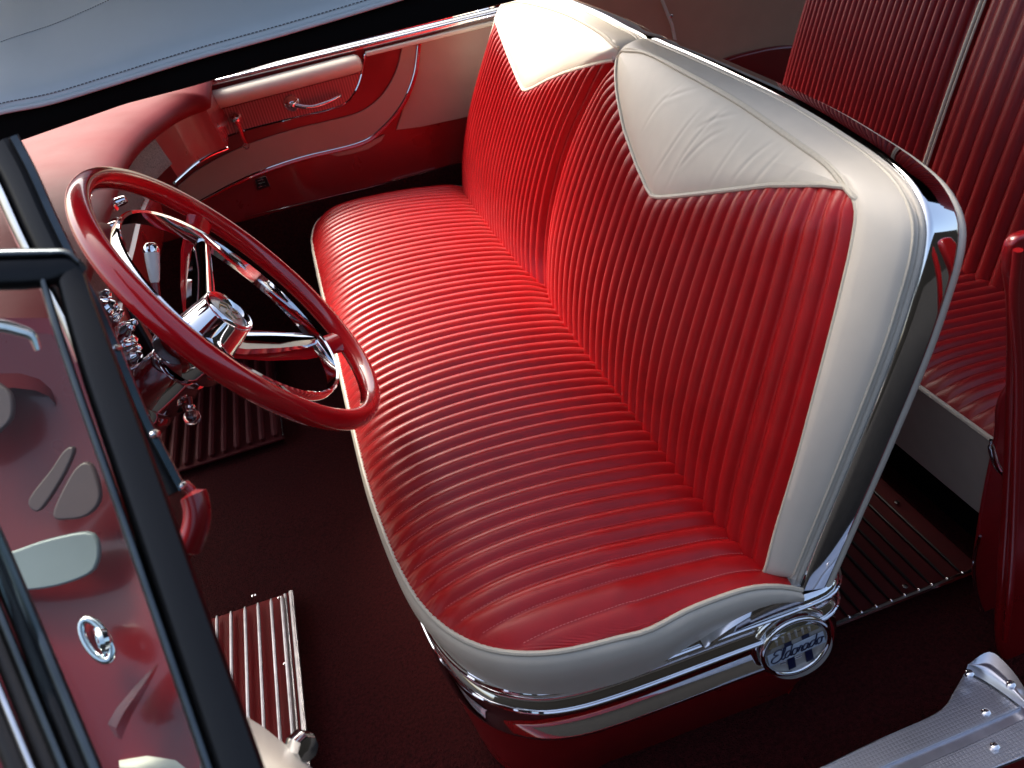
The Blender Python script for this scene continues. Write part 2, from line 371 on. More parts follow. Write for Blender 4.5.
# ---- backrests
LEAN = .317; P0 = np.array([.398, 0, .308]); BNv = np.array([math.cos(LEAN), 0, -math.sin(LEAN)]); BT = np.array([math.sin(LEAN), 0, math.cos(LEAN)])
def bp(y, v, w): return P0 + BT * v + BNv * w + np.array([0, y, 0])
def bpx(x, y, w=0):
    P = onp(x, y, P0 + BNv * w, BNv); return P[1], (P - P0) @ BT
def backrest(outer, inner, vlow, ftop, seamf, wq, flip, names):
    """outer(v), inner(v): y of the two side edges of the face; vlow(y): lower edge of the pale panel; ftop(y): top edge of the face"""
    NP = 31
    nt_ = 50
    def fr(s):  # fraction across -> pleat phase
        return (s * NP) % 1
    ss = []
    for k in range(NP):
        for q in range(10): ss.append((k + q / 10) / NP)
    ss.append(1.0)
    def warp(s): return s ** 1.08 if not flip else s ** .86
    G = []
    def wof(s, v, y):
        e = min(s, 1 - s) * .72; vt = ftop(y)
        d = min(e, max(vt - v, 0) * 1.2 + .004)
        return -.030 * (1 - math.exp(-d / .05)) - .008 * math.exp(-((v - .12) / .12) ** 2) * (1 - math.exp(-e / .1))
    for s in ss:
        p = fr(s); row = []
        sw = warp(s)
        # find top
        v = .3
        for _ in range(30):
            y = outer(v) + sw * (inner(v) - outer(v)); v = .5 * v + .5 * vlow(y)
        vt = v
        for k in range(nt_):
            v = -.035 + (vt + .003 + .035) * k / (nt_ - 1)
            y = outer(v) + sw * (inner(v) - outer(v))
            pl = 1 - abs(2 * p - 1) ** 2.4
            dv = max(vt - v, 0); amp = .0090 * min(1, (min(s, 1 - s) * .72 + .006) / .03) * (1 - math.exp(-(dv + .003) / .008))
            if s < 3 / NP and not flip: amp *= .6
            w = wof(s, v, y) - amp * pl
            row.append(bp(y, v, w))
        G.append(row)
    B1 = B().grid(G)
    gi = np.array(G[-1]); B1.grid([gi, gi + BNv * .03 + np.array([0, -.006, 0]), gi + BNv * .09 + np.array([0, -.012, 0])])
    cr_ = B1.out('backrest_insert', m_red, seat, angle=180)
    # pale V panel, with soft creases pressed into the leather
    CS = []
    if not flip:
        for seg in [((640, 132), (651, 108), (667, 82)), ((652, 178), (668, 150), (690, 108)), ((664, 190), (684, 150), (712, 102)), ((704, 189), (722, 155), (735, 122)), ((726, 182), (742, 158), (756, 138)), ((742, 188), (760, 160), (768, 140)), ((770, 182), (782, 164), (790, 146)), ((690, 128), (704, 118), (720, 112)), ((676, 170), (700, 140), (716, 128)), ((800, 180), (808, 170), (812, 160)), ((655, 100), (668, 92), (684, 84))]:
            CS.append(cr([bpx(a, b, -.038) for a, b in seg], 30))
    def crease(y, v):
        t = 0
        for kk, c in enumerate(CS):
            d = np.hypot(c[:, 0] - y, (c[:, 1] - v)); i = int(d.argmin()); e = math.sin(math.pi * (i + .5) / 30) ** .7
            t += .5 * e * (.0012 * math.exp(-(d[i] / .0022) ** 2) - .0008 * math.exp(-((d[i] - .005) / .004) ** 2)) * (1 if kk % 3 else .6)
        return t
    G = []; low = []; 
    for s in np.linspace(0, 1, 90 if flip else 280):
        v = .3
        for _ in range(30):
            y = outer(v) + s * (inner(v) - outer(v)); v = .5 * v + .5 * vlow(y)
        vt = v
        v = .4
        for _ in range(30):
            y2 = outer(v) + s * (inner(v) - outer(v)); v = .5 * v + .5 * ftop(y2)
        vu = max(v, vt + .0005)
        row = []
        for k in range(24 if flip else 80):
            f = k / (23 if flip else 79); v = vt + (vu - vt) * f; y = outer(v) + s * (inner(v) - outer(v))
            e = min(s, 1 - s) * .7; dd = min((v - vt) * 1.0, (vu - v) * 1.0, e)
            w = wof(s, v, y) - .003 - .006 * (1 - math.exp(-max(dd, 0) / .012)) + crease(y, v)
            row.append(bp(y, v, w))
        G.append(row); low.append((row[0] + BNv * -.001).tolist())
    vp = B().grid(G).out('headrest_panel', m_cream, seat, angle=180)
    up = [r_[-1] - BNv * .001 for r_ in G]
    B().tube(low, .0030, 8).tube(up, .0028, 8).out('piping', m_pipe, vp)
    # shell rings
    F, O = seamf
    F = cr(F, 130); O = cr(O, 130)
    Ob = O.copy(); fade = np.clip((.05 - Ob[:, 1]) / .11, 0, 1); Ob[:, 1] = np.where(Ob[:, 1] < .05, .05 - (.05 - Ob[:, 1]) * .62, Ob[:, 1])
    def ringp(k, w, grow=0, bol=False):
        Q = F * (1 - k) + (Ob if bol else O) * k
        T = np.gradient(Q, axis=0); N = np.stack([-T[:, 1], T[:, 0]], 1); N /= np.linalg.norm(N, axis=1)[:, None] + 1e-9
        c = np.array([.35 if not flip else 1.07, .2]); sg = np.sign(np.sum((Q - c) * N, 1)); N *= np.median(sg)
        Q = Q + N * grow
        return [bp(q[0], q[1], w) for q in Q]
    w1, w2, w3, w4 = wq
    bol = [ringp(0, .004), ringp(0.0, -.004), ringp(.03, -.0062, bol=True), ringp(.10, -.0066, bol=True), ringp(.35, -.0025, bol=True), ringp(.65, .0065, bol=True), ringp(.88, .0155, bol=True), ringp(.96, w1 - .0075, .0005, bol=True), ringp(1, w1 - .003, .0008, bol=True), ringp(1, w1, -.003, True)]
    bo_ = B().grid(bol).out('bolster', m_cream2, seat, angle=60)
    B().tube(ringp(.01, -.0055, bol=True), .0022, 8).out('piping', m_pipe, bo_)
    B().tube(ringp(1, w1 - .0015, .0005, bol=True), .0020, 8).out('piping', m_pipe, bo_)
    seam = [ringp(1, w1 - .002, -.03), ringp(1, w1 - .001, -.004), ringp(1, w1 + .001, -.0005), ringp(1, w1 + .004, .0012), ringp(1, w1 + .006, -.0005), ringp(1, w1 + .0066, -.003), ringp(1, w1 + .0075, .0002), ringp(1, w2 - .004, .0016), ringp(1, w2 - .001, .0005), ringp(1, w2, -.004)]
    B().grid(seam).out('gusset', m_cream2, seat, angle=50)
    chb = [ringp(1, w2 - .001, -.003), ringp(1, w2, .0008), ringp(1, w2 + .0006, .0022), ringp(1, w2 + .0016, .0034), ringp(1, w2 + .003, .0042), ringp(1, w2 + .0045, .0045), ringp(1, w2 + .0055, .0046), ringp(1, (w2 + w3) / 2, .0049), ringp(1, w3 - .0055, .0046), ringp(1, w3 - .0045, .0045), ringp(1, w3 - .003, .0042), ringp(1, w3 - .0016, .0034), ringp(1, w3 - .0006, .0022), ringp(1, w3, .0008), ringp(1, w3 + .0005, -.003)]
    ii = [i for i in range(130) if ((O[i][1] > -.034) and (flip or i > 6))]; chb = [[r_[i] for i in ii] for r_ in chb]
    B().grid(chb).out('chrome_trim', m_chrome, seat, angle=70)
    bk_ = [ringp(1, w3 - .001, -.002), ringp(1, w3 + .001, .001), ringp(1, w3 + .003, .0022), ringp(1, w4 - .005, .0016), ringp(1, w4 - .001, .0), ringp(1, w4, -.002), ringp(1, w4 + .003, -.006), ringp(1, w4 + .004, -.02)]
    ctr_ = np.mean(np.array(bk_[-1]), axis=0)
    bb = B().grid(bk_); 
    k = len(bb.V); bb.V.append(tuple(ctr_)); m = 130
    base = k - m
    for i in range(m - 1): bb.F.append((base + i, base + i + 1, k))
    bb.F.append((base + m - 1, base, k))
    bb.out('back_shell', m_cream2, seat, angle=60)
    # underside closing
    mid = [ringp(1, w)[-1] for w in (0, w4)] + [ringp(1, w)[0] for w in (w4, 0)]
    B().add(mid, [(0, 1, 2, 3)]).out('underside', m_black, seat, smooth=False)
CV = np.array([(.748, -.02), (.748, -.008), (.785, .057), (.802, .138), (.791, .225), (.76, .303), (.708, .379), (.649, .438), (.63, .47)])
def mk(tab):
    t = np.array(tab); c = cr(t, 100); o = np.argsort(c[:, 1]); c = c[o]
    return lambda v: float(np.interp(v, c[:, 1], c[:, 0]))
near_outer = mk([(.004, -.05), (.008, -.01), (.016, .049), (.023, .138), (.034, .229), (.045, .312), (.057, .379), (.075, .42), (.09, .47)])
near_inner = mk([(.748, -.05), (.748, -.008), (.783, .057), (.80, .138), (.789, .225), (.758, .303), (.706, .379), (.649, .436), (.63, .47)])
def pw(tab):
    t = np.array(tab); return lambda y: float(np.interp(y, t[:, 0], t[:, 1]))
def pws(tab):
    c = cr(np.array(tab), 80); o = np.argsort(c[:, 0]); c = c[o]; return lambda y: float(np.interp(y, c[:, 0], c[:, 1]))
nearV = pw([(.0, .40), (.07, .408), (.088, .414), (.11, .409), (.177, .387), (.229, .366), (.287, .343), (.349, .319), (.385, .306), (.403, .302), (.420, .306), (.465, .325), (.528, .358), (.585, .398), (.635, .436), (.8, .44)])
nearT = pws([(.0, .402), (.07, .408), (.12, .424), (.18, .432), (.308, .446), (.45, .454), (.562, .458), (.65, .448), (.8, .44)])
Fn = [(.06, -.020), (.035, -.022), (.018, -.018), (.010, -.004), (.016, .049), (.023, .138), (.034, .229), (.045, .312), (.056, .375), (.070, .405), (.11, .424), (.18, .434), (.308, .448), (.45, .456), (.562, .459), (.632, .452), (.655, .435)]
On = [(.06, -.064), (.035, -.064), (.012, -.060), (.001, -.044), (.0, -.01), (.0, .05), (.0, .16), (.002, .27), (.007, .33), (.014, .375), (.028, .404), (.058, .425), (.10, .437), (.16, .446), (.27, .457), (.45, .464), (.58, .467), (.65, .466), (.675, .44)]
backrest(near_outer, near_inner, nearV, nearT, (Fn, On), (.028, .042, .080, .092), False, None)
far_inner = mk([(.745, -.05), (.745, .0), (.775, .057), (.79, .138), (.78, .225), (.75, .303), (.70, .379), (.665, .435), (.655, .48)])
far_outer = mk([(1.40, -.05), (1.41, .0), (1.44, .08), (1.43, .18), (1.39, .27), (1.33, .37), (1.29, .43), (1.28, .48)])
farV = pw([(.6, .44), (.67, .43), (.73, .408), (.801, .385), (.868, .361), (.93, .336), (.965, .324), (.985, .321), (1.005, .326), (1.08, .352), (1.15, .377), (1.22, .400), (1.30, .417), (1.4, .42)])
farT = pws([(.6, .44), (.674, .452), (.75, .462), (.9, .468), (1.1, .462), (1.22, .45), (1.30, .428), (1.4, .42)])
Ff = [(.668, .43), (.68, .453), (.75, .463), (.9, .469), (1.1, .463), (1.22, .451), (1.29, .425), (1.34, .36), (1.39, .27), (1.43, .18), (1.44, .08), (1.41, 0), (1.40, -.03)]
Of = [(.655, .44), (.665, .464), (.75, .470), (.9, .477), (1.1, .478), (1.25, .47), (1.335, .45), (1.375, .39), (1.41, .27), (1.44, .18), (1.445, .08), (1.44, 0), (1.44, -.05)]
backrest(far_outer, far_inner, farV, farT, (Ff, Of), (.028, .042, .080, .092), True, None)

# ================================================================== rear bench seat
rear = empty('rear_bench_seat', (1.0, .7, 0), 'dark red pleated rear bench seat with cream piping, upper right', 'bench seat')
RL = .30; RP = np.array([1.045, 0, .29]); RN = np.array([math.cos(RL), 0, -math.sin(RL)]); RT = np.array([math.sin(RL), 0, math.cos(RL)])
def rb(y, v, w=0): return RP + RT * v + RN * w + np.array([0, y, 0])
def rpx(x, y): P = onp(x, y, RP, RN); return P[1], (P - RP) @ RT
d0 = rpx(940, 165); d1 = rpx(1003, 0)
def pleated(y0a, y0b, y1a, y1b, n, v0, v1, wamp, name):
    G = []
    for i in range(n * 10 + 1):
        s = i / (n * 10); p = (i % 10) / 10; row = []
        for k in range(50):
            f = k / 49; v = v0 + (v1 - v0) * f
            ya = y0a + (y0b - y0a) * f; yb = y1a + (y1b - y1a) * f
            y = ya + (yb - ya) * s
            e = min(s, 1 - s) * abs(yb - ya)
            w = -.030 * (1 - math.exp(-e / .03)) - wamp * (1 - abs(2 * p - 1) ** 2.3) - .02 * math.sin(math.pi * min(1, max(0, f)))
            row.append(rb(y, v, w))
        G.append(row)
    return B().grid(G).out(name, m_red_rear, rear, angle=180)
slope = (d1[0] - d0[0]) / (d1[1] - d0[1])
def yd(v): return d0[0] + slope * (v - d0[1])
lb = rpx(795, 85)
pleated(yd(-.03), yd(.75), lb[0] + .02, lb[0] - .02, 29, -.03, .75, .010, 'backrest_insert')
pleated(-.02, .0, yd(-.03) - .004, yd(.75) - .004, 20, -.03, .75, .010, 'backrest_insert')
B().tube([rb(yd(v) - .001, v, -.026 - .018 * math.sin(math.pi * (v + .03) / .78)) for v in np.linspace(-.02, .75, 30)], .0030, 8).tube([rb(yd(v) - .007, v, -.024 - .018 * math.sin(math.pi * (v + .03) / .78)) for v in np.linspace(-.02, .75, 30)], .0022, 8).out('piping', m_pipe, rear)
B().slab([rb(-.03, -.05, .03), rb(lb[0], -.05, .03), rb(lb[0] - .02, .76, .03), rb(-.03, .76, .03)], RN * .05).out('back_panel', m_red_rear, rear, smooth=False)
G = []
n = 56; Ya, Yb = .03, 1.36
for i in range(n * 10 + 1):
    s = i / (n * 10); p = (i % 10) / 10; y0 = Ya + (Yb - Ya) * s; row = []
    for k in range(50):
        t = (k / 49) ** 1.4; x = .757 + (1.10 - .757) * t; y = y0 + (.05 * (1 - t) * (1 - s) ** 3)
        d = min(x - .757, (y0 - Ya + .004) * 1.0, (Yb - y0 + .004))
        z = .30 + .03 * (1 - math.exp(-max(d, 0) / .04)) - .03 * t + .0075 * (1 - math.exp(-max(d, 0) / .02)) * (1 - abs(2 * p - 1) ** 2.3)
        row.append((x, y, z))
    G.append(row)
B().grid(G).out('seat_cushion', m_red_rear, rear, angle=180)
B().tube([(.756, y, .301) for y in np.linspace(.02, 1.36, 20)], .004, 8).out('cushion_piping', m_pipe, rear)
B().slab([(.757, .03, .30), (.757, 1.36, .30), (.80, 1.36, .12), (.80, .03, .12)], (.02, 0, 0)).out('cushion_front', m_cream2, rear, bevel=.004)
B().slab([(.86, .03, .14), (.86, 1.36, .14), (.86, 1.36, -.01), (.86, .03, -.01)], (.02, 0, 0)).out('plinth', m_blackmat, rear, smooth=False)

# ================================================================== steering wheel
WC = np.array([-.0823, .3815, .6357]); WA = .5865
WU = np.array([0, 1, 0.0]); WV = np.array([-math.sin(WA), 0, math.cos(WA)]); WN = np.array([math.cos(WA), 0, math.sin(WA)])
def wp(r, t, h=0): return WC + r * (math.cos(t) * WU + math.sin(t) * WV) + h * WN
def wang(x, y):
    P = onp(x, y, WC, WN) - WC; return math.atan2(P @ WV, P @ WU), float(np.hypot(P @ WU, P @ WV))
wheel = empty('steering_wheel', WC, 'glossy red steering wheel with chrome horn ring and chrome cup hub', 'steering wheel')
TH = np.linspace(0, 2 * np.pi, 160, endpoint=False)
B().tube([wp(.2, t) for t in TH], .0140, 20, closed=True, up=WN, sx=.82).out('rim', m_paint, wheel)
hr = .151
hb = B()
G = []
for t in TH:
    G.append([wp(hr + a, t, -.014 + b) for a, b in [(-.0012, -.010), (.0006, -.0105), (.002, -.009), (.0035, 0), (.003, .0085), (.0008, .0100), (-.002, .0085), (-.002, 0)]])
hb.grid(G, True, True); ringo = hb.out('horn_ring', m_chrome, wheel)
spk = [wang(190, 190)[0], wang(368, 350)[0]]
spk.append(spk[1] + (spk[1] - spk[0]) if False else -(math.pi - (spk[0] - 0)) )
third = wang(265, 405)[0]
spk[2] = third
for a in spk:
    ta = -math.sin(a); 
    tang = -math.sin(a) * WU + math.cos(a) * WV
    def sec(r, w, h, th):
        c = wp(r, a, h); return [c + tang * w * ca + WN * th * sa for ca, sa in [(-1, -.4), (-.9, .35), (-.45, .9), (0, 1.1), (.45, .9), (.9, .35), (1, -.4), (.5, -.9), (-.5, -.9)]]
    B().grid([sec(.020, .022, -.060, .010), sec(.045, .021, -.056, .010), (sec(.09, .0185, -.040, .009)), sec(.13, .014, -.024, .006), sec(.150, .008, -.015, .004)], False, True).out('spoke', m_chrome, wheel)
    B().grid([sec(.03, .015, -.074, .006), sec(.09, .017, -.058, .006), sec(.145, .018, -.036, .006), sec(.175, .017, -.018, .006), sec(.190, .019, -.005, .007), sec(.197, .024, 0, .008)], False, True).out('spoke_arm', m_paint, wheel)
hub = B().lathe(WC - WN * .105, WN, [(0, .046), (.006, .047), (.02, .044), (.05, .0375), (.080, .0325), (.0850, .0322), (.0865, .0305), (.0855, .028), (.081, .0262), (.078, .0255)], 48).out('hub', m_chrome, wheel, angle=50)
B().lathe(WC - WN * .028, WN, [(0, .0255), (.003, .0245), (.0055, .018), (.0068, .008), (.007, .001)], 40).out('hub_medallion', m_silver, hub)
b = B(); 
for k in range(5):
    a0 = k * 2 * math.pi / 5
    b.tube([wp(.004, a0, -.0205), wp(.013, a0 + .25, -.0212), wp(.016, a0 + .9, -.0217)], [.0008, .0014, .0006], 6)
b.out('medallion_relief', m_gold, hub)
# column
colm = empty('steering_column', WC - WN * .3, 'chrome collared steering column with white shift knob and clear tipped signal lever', 'steering column')
B().lathe(WC - WN * .115, -WN, [(0, .030), (.004, .036), (.02, .038), (.05, .037), (.054, .033), (.060, .033), (.064, .036), (.09, .036), (.094, .031), (.12, .031), (.124, .034), (.135, .034), (.138, .028)], 40).out('collar', m_chrome, colm, angle=40)
B().lathe(WC - WN * .225, -WN, [(0, .026), (.25, .026), (.45, .026)], 30).out('column_tube', m_paint, colm)
c0 = WC - WN * .16
kn = at(151, 247, 1.00); kb = at(155, 283, 1.00)
ax = (kn - kb) / np.linalg.norm(kn - kb)
B().tube(cr([c0, at(162, 345, 1.0), kb], 14), [.006] * 10 + [.005] * 4, 10).out('shift_lever', m_redmetal, colm)
sk = B().lathe(kb, ax, [(0, .0045), (.004, .006), (.02, .0078), (.034, .0088), (.037, .0088)], 20).out('shift_knob', m_white, colm)
B().lathe(kb + ax * .037, ax, [(0, .0092), (.004, .0098), (.008, .009), (.012, .006), (.013, .002)], 20).out('knob_cap', m_chrome, sk)
e1 = at(190, 405, .98)
B().tube(cr([c0 + np.array([0, 0, -.01]), at(183, 375, .98), e1], 10), .0035, 10).out('signal_lever', m_redmetal, colm)
B().lathe(e1, at(192, 424, .98) - e1, [(0, .005), (.003, .0062), (.006, .0045)], 16).out('knob_collar', m_chrome, colm)
B().lathe(at(191, 409, .98), at(193, 424, .98) - at(191, 409, .98), [(0, .004), (.004, .0085), (.010, .0105), (.016, .0085), (.020, .004)], 20).out('signal_knob', m_clear, colm)
B().tube(cr([at(133, 385, 1.0), at(150, 405, 1.0), at(168, 412, .99), at(184, 410, .985)], 20), .0022, 8).out('cable', m_black, colm)

# ================================================================== dashboard
dash = empty('dashboard', (-.4, .8, .5), 'red padded dashboard with speckled metal gauge face wrapping into the far door', 'dashboard')
edge_px = [(209, 97), (192, 103), (176, 111), (160, 122), (146, 133), (134, 145), (125, 158), (118, 172), (110, 195), (100, 222), (92, 248), (85, 272), (80, 300)]
de = [on(x, y, 'z', .70) for x, y in edge_px]
de.append(np.array([de[-1][0] + .0, .15, .70]))
DE = cr(de, 90)
farp = []
G = []
for i, p in enumerate(DE):
    f = i / 89
    row = [(-.9, p[1] + .25 * 0, .735), (min(-.45, p[0] - .2), p[1], .732), (p[0] - .10, p[1], .728), (p[0] - .05, p[1], .722), (p[0] - .022, p[1], .714), (p[0] - .008, p[1], .706), (p[0] - .001, p[1], .697), (p[0], p[1], .688), (p[0] - .004, p[1], .680), (p[0] - .016, p[1], .676)]
    G.append(row)
# extend to the far door
r0 = [(q[0], 1.56, q[2]) for q in G[0]]
G = [r0] + G
B().grid(G).out('dash_pad', m_dash, dash, angle=180)
# gauge face under the pad
G = []
for i, p in enumerate(DE):
    x = p[0]; G.append([(x - .014, p[1], .679), (x - .012, p[1], .66), (x - .008, p[1], .63), (x - .003, p[1], .60), (x - .002, p[1], .592)])
k1 = int(np.argmin(np.abs(DE[:, 1] - 1.08)))
KY = .98
GF = [[(q[0], q[1], .679 - (.679 - q[2]) * .62) for q in r_] for r_ in G[k1 - 1:]]
B().grid(GF).out('gauge_face', m_speck, dash)
B().grid([[ (q[0], 1.56 if False else q[1], q[2]) for q in r_] for r_ in ([[(c[0] , 1.5, c[2]) for c in G[0]]] + G[:k1])]).out('glovebox_face', m_redmetal, dash)
B().tube([(q[-1][0] + .002, q[-1][1], .596) for q in G[:k1 + 2]], .003, 8).out('lower_bead', m_chrome, dash)
# knee panel
G = []
for i, p in enumerate(DE):
    if p[1] > KY: continue
    x = p[0]; G.append([(x - .016, p[1], .628), (x + .002, p[1], .618), (x + .004, p[1], .60), (x - .002, p[1], .56), (x - .035, p[1], .50), (x - .07, p[1], .44), (x - .10, p[1], .43)])
B().grid(G).out('knee_panel', m_redmetal, dash)
# knobs and bezels on the gauge face
def dface(px, py):
    # march ray to the face x~ edge
    P = on(px, py, 'x', -.215)
    for _ in range(6):
        xx = float(np.interp(-P[1], -DE[:, 1], DE[:, 0])) - .006; P = on(px, py, 'x', xx)
    return P
for i, (px, py, r) in enumerate([(112, 205, .0075), (120, 183, .005), (104, 230, .0065), (116, 222, .004)]):
    P = dface(px, py)
    k = B().lathe(P, (1, 0, .15), [(-.004, r * 1.5), (.004, r * 1.5), (.006, r * 1.25), (.007, r), (.018, r * .9), (.022, r * .7), (.023, .001)], 20).out('knob', m_chrome, dash, angle=40)
P = on(100, 250, 'x', -.19)
b = B().tube(cr([on(88, 240, 'x', -.22), on(100, 236, 'x', -.205), on(110, 246, 'x', -.19), on(117, 268, 'x', -.19)], 16), [.012] * 4 + [.016] * 8 + [.012] * 4, 16); b.out('gauge_hood', m_dash, dash)
random.seed(11)
for k in range(20):
    f = k / 19; px = 98 + 42 * f + random.uniform(-7, 9); py = 298 + 72 * f + random.uniform(-6, 8)
    P = at(px, py, .97 + random.uniform(0, .05)); d = np.array([1, random.uniform(-.5, .5), random.uniform(-.2, .9)])
    r = random.uniform(.005, .010)
    B().lathe(P, d, [(-.02, r * .5), (0, r * .5), (.002, r), (.008, r * 1.05), (.012, r * .7), (.016, r * .75), (.019, r * .3)], 16).out('control_knob', m_chrome, dash, angle=40)
B().slab([at(85, 285, 1.06), at(118, 285, 1.06), at(160, 360, 1.06), at(165, 400, 1.06), at(120, 400, 1.06)], R[2] * .02).out('control_panel', m_blackgloss, dash, bevel=.004)

# ================================================================== passenger door
pdoor = empty('passenger_door', (.1, 1.52, .1), 'closed far side door with red, shaded cream and ribbed metal trim below a pale padded armrest', 'car door')
Y = 1.50
def dp(px, py, y=Y): return on(px, py, 'y', y)
def dpatch(name, pts, y0, th, m, bevel=.003, n=0, parent=pdoor, label=None):
    if n: pts = cr(pts, n, True)
    return B().slab([dp(x, y_, y0) for x, y_ in pts], (0, -th, 0)).out(name, m, parent, bevel=bevel, label=label)
B().slab([(-.75, Y + .002, .02), (.66, Y + .002, .02), (.66, Y + .002, .67), (-.75, Y + .002, .67)], (0, .06, 0)).out('door_panel', m_redmetal, pdoor, bevel=.004)
inner = [(402, 46), (395, 73), (380, 97), (359, 112), (327, 121), (294, 129), (243, 146), (200, 168), (178, 186)]
outer = [(420, 40), (415, 77), (402, 107), (380, 131), (359, 144), (303, 158), (264, 171), (235, 184), (205, 200), (190, 210)]
I_ = [tuple(p) for p in cr(inner, 40)]; O_ = [tuple(p) for p in cr(outer, 40)]
dpatch('pale_band', [(405, 43)] + I_ + O_[::-1], Y, .004, m_creamshade, .0015)
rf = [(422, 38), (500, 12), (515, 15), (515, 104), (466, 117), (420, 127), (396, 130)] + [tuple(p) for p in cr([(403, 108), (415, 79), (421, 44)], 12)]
dpatch('pale_field', rf, Y, .003, m_creamshade, .0015)
dpatch('pale_inlay', [(329, 154), (345, 150), (365, 144), (385, 134), (381, 141), (368, 149), (350, 154), (338, 156)], Y, .003, m_creamshade, .001, label='small pale sliver under the red moulding')
M_ = cr([(420, 41), (415, 77), (402, 107), (380, 132), (359, 145), (303, 159), (264, 172), (232, 186), (200, 203)], 60)
B().tube([dp(x, y, Y - .006) for x, y in M_], [.0045 if i < 42 else .0045 * (1 - (i - 42) / 24) for i in range(60)], 8).out('moulding', m_paint, pdoor)
B().tube([dp(x - 1.2, y - 1.8, Y - .006) for x, y in M_], .0016, 6).out('moulding_trim', m_chrome, pdoor)
ins = [(196, 108), (213, 111), (357, 73), (364, 56), (361, 77), (355, 92), (346, 103), (329, 110), (290, 119), (243, 131), (200, 147), (185, 154)]
dpatch('metal_insert', ins, Y, .004, m_insert, .001)
B().tube([dp(x, y, Y - .005) for x, y in cr([(365, 54), (361, 77), (355, 92), (346, 103), (329, 110), (290, 119), (243, 131), (200, 147), (186, 155)], 50)], .0022, 6).out('insert_trim', m_chrome, pdoor)
# armrest pad: loft of flattened ovals
a0, a1 = np.array([211., 101.]), np.array([361., 62.])
G = []
for k, s in [(0, .3), (.01, .75), (.03, .97), (.1, 1), (.5, 1), (.9, 1), (.97, .96), (.99, .75), (1, .4)]:
    c = dp(*(a0 + (a1 - a0) * k), Y - .012)
    G.append([c + s * np.array([0, -.026 * math.cos(t), .021 * math.sin(t)]) for t in np.linspace(0, 2 * np.pi, 20, endpoint=False)])
B().grid(G, False, True).out('armrest_pad', m_cream2, pdoor)
# top ledge (chrome + cream) and slot
lz = .668
B().slab([(-.14, Y - .012, lz), (.66, Y - .012, lz), (.66, Y + .07, lz), (-.14, Y + .07, lz)], (0, 0, .012)).out('window_ledge', m_chrome2, pdoor, bevel=.004)
B().slab([(.24, Y - .02, lz - .016), (.64, Y - .02, lz - .016), (.64, Y - .001, lz - .016), (.24, Y - .001, lz - .016)], (0, 0, .010)).out('ledge_strip', m_cream2, pdoor, bevel=.003)
B().slab([(-.14, Y + .015, lz + .014), (.66, Y + .015, lz + .014), (.66, Y + .03, lz + .014), (-.14, Y + .03, lz + .014)], (0, 0, .010)).out('ledge_bead', m_chrome, pdoor, bevel=.003)
# window crank
P = dp(236, 118, Y - .004); Q = dp(246, 145, Y - .022)
h = B().lathe(P, (0, -1, 0), [(0, .014), (.006, .014), (.012, .010), (.018, .007), (.022, .007), (.024, .002)], 24).out('window_crank', m_chrome, pdoor, angle=40)
B().tube([P + np.array([0, -.018, 0]), (P + Q) / 2 + np.array([0, -.012, 0]), Q], [.006, .0045, .004], 10).out('crank_arm', m_paint, h)
B().lathe(Q + np.array([0, .002, 0]), (0, -1, 0), [(0, .004), (.004, .0075), (.012, .0085), (.018, .006), (.02, .002)], 16).out('crank_knob', m_clear, h)
# door handle
P = dp(292, 103, Y - .004)
h = B().lathe(P, (0, -1, 0), [(0, .018), (.006, .018), (.010, .0135), (.018, .010), (.022, .006), (.023, .001)], 24).out('door_handle', m_chrome, pdoor, angle=40)
B().tube(cr([P + np.array([0, -.016, 0]), dp(310, 107, Y - .026), dp(328, 102, Y - .028), dp(338, 97, Y - .022), dp(340, 95, Y - .014)], 20), [.006] * 6 + [.005] * 8 + [.0045] * 6, 10).out('lever', m_chrome, h)
# small square badge: chrome frame round a reversed-S flourish
bo = dpatch('badge', [(255, 179), (266, 176), (270, 186), (258, 190)], Y, .004, m_black, .0015)
b = B()
for pl in [[(257, 181), (264, 179), (259, 187), (266, 185)], [(258, 183.5), (265, 182)]]:
    b.tube([dp(x, y, Y - .006) for x, y in pl], .0016, 6)
b.tube([dp(x, y, Y - .005) for x, y in [(255, 179), (266, 176), (270, 186), (258, 190)]], .0009, 6, closed=True)
b.out('badge_flourish', m_chrome, bo)
# bottom chrome strip and the dark rocker below
B().tube([dp(436, 170, Y - .006), dp(392, 182, Y - .006)], .0022, 8).tube([dp(392, 182, Y - .006), dp(245, 217, Y - .006)], .0011, 6).out('bottom_strip', m_chrome, pdoor)
B().slab([(-.9, Y - .01, -.01), (.75, Y - .01, -.01), (.75, Y - .01, .345), (-.9, Y - .01, .345)], (0, .01, 0)).out('kick_cover', m_carpet, pdoor, smooth=False)
# vent window catches on the sill
B().lathe(dp(184, 74, 1.48) , (0, 0, 1), [(0, .006), (.012, .006), (.014, .004), (.028, .003)], 12).out('window_catch', m_chrome, pdoor)
B().lathe(dp(205, 92, 1.48) , (0.2, 0, 1), [(0, .006), (.012, .006), (.014, .004), (.024, .003)], 12).out('window_catch', m_chrome, pdoor)

